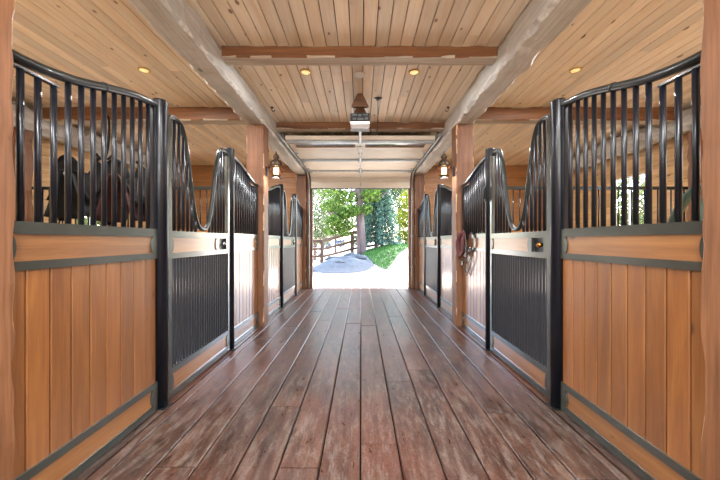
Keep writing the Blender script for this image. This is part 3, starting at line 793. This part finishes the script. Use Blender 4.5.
for y, z in ((4.71, 1.27), (4.9, 1.18), (5.06, 1.04)):
    m.tube([(1.615, y + .028 * math.cos(2*PI*k/14), z + .028 * math.sin(2*PI*k/14)) for k in range(14)], .006, 6, closed=True)
m.build('ring', M['chrome'], h)

# ------------------------------------------------------------------ outdoors
def gz(x, y):
    return smooth(13.5, 19.5, y) * max(-.15, min(1.1, .24 * (x + 2.6))) + .01 * max(0, y - 22) 
def terrain(name, xs, ys, f, mat, sm=True):
    m = MB(); vs = [(x, y, f(x, y)) for y in ys for x in xs]; n = len(xs)
    m.add(vs, [(j*n+i, j*n+i+1, (j+1)*n+i+1, (j+1)*n+i) for j in range(len(ys)-1) for i in range(n-1)], None, 0, sm)
    return m.build(name, mat, keep=True)
def fr(a, b, n): return [a + (b - a) * i / n for i in range(n + 1)]
M['drive'] = plain('pale_gravel_drive', '#b5aea3', rough=.9, var=.06, nscale=6, bump=.1)
M['gravel'] = plain('shaded_grey_gravel', '#4c5256', rough=.9, var=.25, nscale=9, bump=.6)  # dark bluish grey: tree shade put into the gravel colour
M['rock'] = plain('shaded_grey_rock', '#4d5255', rough=.85, var=.3, nscale=5, bump=.5)  # bluish grey of the rocks includes the shade under the tree
M['grass'] = plain('lawn_grass', '#2a5216', rough=.7, var=.3, nscale=3)
M['grassblade'] = plain('grass_blade', '#467526', rough=.6, var=.3, nscale=2)
M['fence'] = wood('fence_wood', '#4a372a', '#6f5644', 'x', knots=0, rough=.8, bump=.3)
M['bark'] = wood('pine_bark', '#53403a', '#84706a', 'z', knots=0, rough=.9, bump=.9, sc=.6, fine=.4)
g = terrain('ground', fr(-30, 30, 120), fr(YE + .0, 70, 180), lambda x, y: gz(x, y) - .03, M['drive']); struct(g)
g = terrain('ground_back', fr(-30, 30, 6), fr(-40, YB, 6), lambda x, y: -.03, M['drive']); struct(g)
def gmz(x, y):
    d = math.hypot((x + 1.0) / 1.75, (y - 16.3) / 2.6); b = .30 * (1 - smooth(.25, 1.0, d))
    return b * (1 + .3 * noise.noise(Vector((x * 1.7, y * 1.7, 2)))) if b > 0 else 0
for nm, a, b in (('ground_left', -30, -XW - .1), ('ground_right', XW + .1, 30)):
    g = terrain(nm, fr(a, b, 6), fr(YB, YE, 6), lambda x, y: -.03, M['drive']); struct(g)
g = terrain('gravel_mound', fr(-3.0, .9, 26), fr(13.5, 19.1, 36), lambda x, y: gz(x, y) - .03 + gmz(x, y) + .03 * (1 if gmz(x, y) > 0 else -2), M['gravel'])
tag(g, 'low grey gravel mound outside at the foot of the pine', 'gravel', kind='stuff')
def boulder(x, y, r, sd, lab):
    bm = bmesh.new(); bmesh.ops.create_icosphere(bm, subdivisions=3, radius=1)
    for v in bm.verts:
        d = 1 + .35 * noise.noise(v.co * 1.3 + Vector((sd, 0, 0))) + .12 * noise.noise(v.co * 3.5 + Vector((0, sd, 0)))
        v.co = Vector((v.co.x * r * 1.3 * d, v.co.y * r * d, max(-.25, v.co.z) * r * .6 * d))
    me = bpy.data.meshes.new('boulder'); bm.to_mesh(me); bm.free(); me.materials.append(M['rock'])
    for p in me.polygons: p.use_smooth = True
    o = bpy.data.objects.new('boulder', me); COL.objects.link(o); o.location = (x, y, gz(x, y) + gmz(x, y) - .03)
    tag(o, lab, 'boulder', 'boulders by the pine')
boulder(-.55, 18.1, .38, 1, 'flat grey boulder at the top of the gravel mound left of the trunk')
boulder(-1.55, 17.4, .28, 5, 'grey boulder on the left slope of the gravel mound')
boulder(-.1, 16.6, .30, 9, 'grey boulder on the gravel mound next to the lawn')
boulder(-2.15, 14.6, .16, 12, 'small grey rock at the left foot of the gravel mound')
boulder(-1.0, 15.4, .2, 14, 'small grey rock low on the middle of the gravel mound')
# lawn
LP = [(.1, 18.4), (.45, 16.6), (.95, 14.9), (1.2, 14.6), (1.55, 15.6), (2.1, 17.2), (3.4, 19.5), (6, 21), (6, 25), (.2, 22)]
def inside(x, y):
    c = False; n = len(LP)
    for i in range(n):
        x1, y1 = LP[i]; x2, y2 = LP[(i + 1) % n]
        if (y1 > y) != (y2 > y) and x < (x2 - x1) * (y - y1) / (y2 - y1) + x1: c = not c
    return c
m = MB(); st = .15
for i in range(60):
    for j in range(75):
        x, y = -.3 + i * st * .75, 14.3 + j * st
        if inside(x + st / 2, y + st / 2):
            q = [(x, y), (x + st * .75, y), (x + st * .75, y + st), (x, y + st)]
            m.add([(a, b, gz(a, b) + .015) for a, b in q], [(0, 1, 2, 3)])
R2 = random.Random(5); c = 0
while c < 9000:
    x, y = R2.uniform(-.1, 5), R2.uniform(14.5, 24)
    if not inside(x, y): continue
    a = R2.uniform(0, PI); w = .02; hh = R2.uniform(.05, .12); z = gz(x, y)
    m.add([(x - w * math.cos(a), y - w * math.sin(a), z), (x + w * math.cos(a), y + w * math.sin(a), z), (x + R2.uniform(-.04, .04), y + R2.uniform(-.04, .04), z + hh)], [(0, 1, 2)], None, 1); c += 1
lw = m.build('lawn_grass', [M['grass'], M['grassblade']], keep=True); tag(lw, 'bright green lawn sloping up beyond the driveway on the right', 'lawn', kind='stuff')

def leafmat(name, c1, c2, trans=.35):
    N = NT(name); at = N.node('ShaderNodeAttribute', attribute_name='tone'); sep = N.node('ShaderNodeSeparateColor'); N.link(at.outputs['Color'], sep.inputs[0])
    c = N.ramp(sep.outputs[0], [(0, lin(c1)), (1, lin(c2))])
    d = N.node('ShaderNodeBsdfDiffuse'); t = N.node('ShaderNodeBsdfTranslucent'); N.link(c, d.inputs[0]); N.link(c, t.inputs[0])
    mx = N.node('ShaderNodeMixShader'); mx.inputs[0].default_value = trans; N.link(d.outputs[0], mx.inputs[1]); N.link(t.outputs[0], mx.inputs[2]); N.link(mx.outputs[0], N.out.inputs[0]); return N.mat
M['pine'] = leafmat('pine_needles', '#243b18', '#8fab52')
M['spruce'] = leafmat('spruce_needles', '#1d352c', '#7d9c88')
M['willow'] = leafmat('pale_leaves', '#5a6648', '#a3ab88')
M['yellow'] = leafmat('yellow_green_leaves', '#58651e', '#9c9f40')
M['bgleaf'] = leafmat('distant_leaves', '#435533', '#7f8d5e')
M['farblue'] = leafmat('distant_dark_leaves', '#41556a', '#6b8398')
class Leaves:
    def __init__(self, seed): self.r = random.Random(seed); self.m = MB(); self.m.build_fast = True
    def clump(self, c, rad, n, size, flat=1.0, tone=(0, 1)):
        r = self.r
        for _ in range(n):
            while True:
                p = Vector((r.uniform(-1, 1), r.uniform(-1, 1), r.uniform(-1, 1)))
                if .25 < p.length < 1: break
            q = Vector((c[0] + p.x * rad[0], c[1] + p.y * rad[1], c[2] + p.z * rad[2]))
            a = Vector((r.gauss(0, 1), r.gauss(0, 1), r.gauss(0, flat))).normalized(); b = a.cross(Vector((r.gauss(0, 1), r.gauss(0, 1), r.gauss(0, 1)))).normalized()
            s = size * r.uniform(.6, 1.3); w = s * .38
            t = (r.uniform(*tone), r.random())
            self.m.add([q - a * s, q + b * w, q + a * s, q - b * w], [(0, 1, 2, 3)], t)
def trunk(pts, rs, extra=()):
    m = MB(); m.tube(catmull(pts, 4), [rs[0] + (rs[1] - rs[0]) * i / (len(pts) * 4 - 4) for i in range(len(pts) * 4 - 3)], 12)
    for p, r0, r1 in extra:
        c = catmull(p, 4); m.tube(c, [r0 + (r1 - r0) * i / (len(c) - 1) for i in range(len(c))], 7)
    return m
# big pine
px, py = .05, 18.9; pz = gz(px, py)
e = thing('pine_tree', 'tall pine with pinkish trunk and bright green needles outside the doorway', 'tree', (px, py, pz - .05))
trunk([(px, py, pz - .1), (px - .05, py, 2.2), (px - .15, py, 4.5), (px - .2, py, 8), (px - .2, py, 11)], (.30, .08),
      [([(px - .08, py, 2.5), (px - .7, py - .2, 2.05), (px - 1.4, py - .4, 1.95)], .07, .03), ([(px - .1, py, 3.2), (px - .9, py - .5, 2.9), (px - 1.9, py - .8, 3.0)], .07, .03),
       ([(px - .1, py, 3.8), (px + .9, py - .4, 3.9), (px + 1.6, py - .6, 4.2)], .07, .03), ([(px - .1, py, 4.4), (px - 1.0, py + .3, 4.3), (px - 2.2, py + .2, 4.6)], .07, .03)]).build('trunk', M['bark'], e)
L = Leaves(3)
for c, rad, n in (((-1.0, 18.4, 2.9), (.65, .5, .42), 520), ((-.45, 18.3, 3.1), (.5, .4, .35), 420), ((-1.5, 18.2, 2.5), (.55, .5, .35), 380), ((-.9, 18.5, 2.25), (.6, .4, .3), 260), ((-1.75, 18.3, 1.95), (.4, .4, .25), 150), ((-1.0, 18.4, 1.85), (.5, .4, .22), 130),
                  ((-1.7, 18.6, 3.4), (.7, .5, .4), 350), ((-.9, 18.7, 3.9), (.8, .6, .4), 450), ((.6, 18.6, 4.0), (.7, .6, .4), 350), ((.35, 18.4, 3.2), (.35, .3, .3), 160), ((-1.8, 18.8, 4.4), (.9, .7, .5), 420), ((.9, 18.8, 4.8), (1.0, .8, .5), 420)): L.clump(c, rad, n, .11)
for k in range(26):
    a = k * 2.4; z = 5.2 + k * .25; r = 2.5 * (1 - (z - 5) / 9); L.clump((px - .2 + r * math.cos(a), py + r * math.sin(a), z), (1.15, 1.15, .45), 230, .17)
L.m.build('foliage', M['pine'], e)
# spruce
sx, sy = .98, 20.4; sz = gz(sx, sy)
e = thing('spruce_tree', 'blue-green spruce with drooping layered branches right of the pine trunk', 'tree', (sx, sy, sz - .05))
trunk([(sx, sy, sz - .1), (sx, sy, 3), (sx, sy, 7.5)], (.13, .03)).build('trunk', M['bark'], e)
L = Leaves(8)
for k in range(17):
    z = sz + .62 + k * .36; r = 1.55 * (1 - k / 19)
    for q in range(9 if k < 11 else 6):
        a = q * 2 * PI / 9 + k * .7
        for t_ in (.35, .65, .95):
            L.clump((sx + r * t_ * math.cos(a), sy + r * t_ * math.sin(a), z - .30 * t_ * t_), (.30, .30, .17), 60, .085)
L.m.build('foliage', M['spruce'], e)
def bush(name, lab, cat, x, y, clumps, mat, seed, h, size, th=.06, grp=None):
    z = gz(x, y); e = thing(name, lab, cat, (x, y, z - .05), grp)
    trunk([(x, y, z - .1), (x + .05, y, z + h * .35), (x, y, z + h * .7)], (th, th * .4)).build('trunk', M['bark'], e)
    L = Leaves(seed)
    for c, rad, n in clumps: L.clump((x + c[0], y + c[1], z + c[2]), rad, n, size)
    L.m.build('foliage', mat, e)
bush('willow_tree', 'pale silvery leafed tree at the left of the doorway view', 'tree', -3.6, 25, [((0, 0, 2.6), (1.1, 1, 1.5), 1500), ((1.3, .3, 4.4), (1.2, 1, 1.2), 1000), ((-1, 0, 4), (1.2, 1, 1.5), 900), ((.2, 0, 6), (1.8, 1.5, 1.2), 900), ((.7, 0, 1.9), (.8, .6, .7), 500)], M['willow'], 21, 5, .13, .14)
bush('yellow_shrub', 'yellow-green shrub at the right of the doorway view', 'shrub', 3.35, 22.5, [((0, 0, .9), (.8, .7, .8), 900), ((-.15, 0, 2.0), (.75, .7, .8), 900), ((.2, 0, 3.2), (.9, .7, .8), 800), ((0, .2, .5), (.9, .6, .5), 500)], M['yellow'], 22, 3.4, .10)
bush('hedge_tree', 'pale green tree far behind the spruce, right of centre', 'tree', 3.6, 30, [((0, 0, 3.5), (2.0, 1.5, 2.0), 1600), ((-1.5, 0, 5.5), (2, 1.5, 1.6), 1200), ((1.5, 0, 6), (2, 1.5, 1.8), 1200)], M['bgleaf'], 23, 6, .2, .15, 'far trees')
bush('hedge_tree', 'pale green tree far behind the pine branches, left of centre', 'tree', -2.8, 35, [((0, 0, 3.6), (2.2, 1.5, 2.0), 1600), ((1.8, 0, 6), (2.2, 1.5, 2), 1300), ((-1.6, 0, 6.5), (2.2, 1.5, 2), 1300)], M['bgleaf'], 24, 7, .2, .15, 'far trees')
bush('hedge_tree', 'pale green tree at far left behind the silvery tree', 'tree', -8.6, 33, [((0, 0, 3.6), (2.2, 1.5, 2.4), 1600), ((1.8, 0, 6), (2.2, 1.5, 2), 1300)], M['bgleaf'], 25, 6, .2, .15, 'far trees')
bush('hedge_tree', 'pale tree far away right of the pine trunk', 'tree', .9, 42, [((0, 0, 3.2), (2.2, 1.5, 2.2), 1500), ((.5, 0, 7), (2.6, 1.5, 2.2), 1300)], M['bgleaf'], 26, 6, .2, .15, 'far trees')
bush('window_shrub', 'green shrub outside the right stall window', 'shrub', 9.6, 11.5, [((0, 0, 1.2), (1.2, 1.4, 1.3), 1500), ((.3, 0, 2.8), (1.2, 1.4, 1.0), 1000)], M['bgleaf'], 27, 3, .13, .05)
bush('window_shrub', 'green shrub outside the left stall window', 'shrub', -9.6, 11.5, [((0, 0, 1.2), (1.2, 1.4, 1.3), 1500), ((.3, 0, 2.8), (1.2, 1.4, 1.0), 1000)], M['bgleaf'], 28, 3, .13, .05)
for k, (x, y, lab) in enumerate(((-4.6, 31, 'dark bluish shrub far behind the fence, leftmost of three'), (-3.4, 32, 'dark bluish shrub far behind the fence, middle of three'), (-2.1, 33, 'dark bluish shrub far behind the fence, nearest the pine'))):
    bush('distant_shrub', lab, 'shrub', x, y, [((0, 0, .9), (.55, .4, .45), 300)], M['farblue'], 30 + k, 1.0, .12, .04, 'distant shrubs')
# fence
fe = thing('rail_fence', 'brown wooden rail fence climbing towards the pine trunk', 'fence', (-1.5, 19.8, 0))
fp = [(-5.4, 20.0, 0), (-2.42, 19.9, 0), (-.52, 19.6, gz(-.52, 19.6)), (1.4, 20.9, gz(1.4, 20.9) - .15)]
FH = 1.42
for x, y, z in fp:
    m = MB(); m.hewn('z', x - .11, x + .11, y - .07, y + .07, z - .15, z + FH - .02, amp=.006, seg=.2, ch=.012, seed=int(x * 10)); m.build('post', [M['fence'], M['fence']], fe)
for i, (p, q) in enumerate(zip(fp, fp[1:])):
    for hh, w in ((FH, .055), (FH - .52, .04), (FH - .98, .04)):
        if i == 0: hh = hh - (0 if hh == FH else -.03)
        m = MB(); a = Vector((p[0], p[1] - .09, p[2] + hh - .05)); b = Vector((q[0], q[1] - .09, q[2] + hh - .05)); m.tube([a, a.lerp(b, .5) + Vector((0, 0, -.015)), b], w * 1.8, 8, flat=(.5, 1)); m.build('rail', M['fence'], fe)
m = MB(); m.tube([(-2.95, 19.85, .85), (-2.42, 19.82, .40)], .04, 6); m.build('brace', M['fence'], fe)
for k, x in enumerate((-2.3, -1.45)):
    y = 23.5; z = gz(x, y); m = MB(); m.hewn('z', x - .04, x + .04, y - .04, y + .04, z - .1, z + .95, amp=.004, seg=.2, ch=.01, seed=k)
    tag(m.build('fence_stake', [M['fence'], M['fence']]), ('thin wooden stake behind the fence, left one of two', 'thin wooden stake behind the fence, right one of two')[k], 'stake', 'stakes behind the fence')

# ------------------------------------------------------------------ light
w = bpy.data.worlds.new('World'); SC.world = w; w.use_nodes = True; nt = w.node_tree; nt.nodes.clear()
sky = nt.nodes.new('ShaderNodeTexSky'); sky.sky_type = 'NISHITA'; sky.sun_disc = False; sky.sun_elevation = math.radians(58); sky.sun_rotation = math.radians(30); sky.air_density = 1.0; sky.dust_density = 2.5
bg = nt.nodes.new('ShaderNodeBackground'); bg.inputs[1].default_value = 1.7; ow = nt.nodes.new('ShaderNodeOutputWorld')
nt.links.new(sky.outputs[0], bg.inputs[0]); nt.links.new(bg.outputs[0], ow.inputs[0])
sl = bpy.data.lights.new('sun', 'SUN'); sl.energy = 15; sl.angle = math.radians(.6); sl.color = (1, .95, .86)
so = bpy.data.objects.new('sun', sl); COL.objects.link(so)
d = Vector((-.12, -.42, -1)).normalized(); so.rotation_euler = d.to_track_quat('-Z', 'Y').to_euler()

# ------------------------------------------------------------------ camera
cam = bpy.data.cameras.new('camera'); cam.lens = 16; cam.sensor_width = 36; cam.clip_start = .05; cam.clip_end = 300
cam.shift_x = -1 / 720; cam.shift_y = .5 / 720
co = bpy.data.objects.new('camera', cam); COL.objects.link(co); co.location = (.015, 0, 1.4); co.rotation_euler = (PI / 2, 0, 0)
SC.camera = co
vs = SC.view_settings; vs.view_transform = 'Standard'; vs.look = 'None'; vs.gamma = 1; vs.use_curve_mapping = False; vs.exposure = 0.42
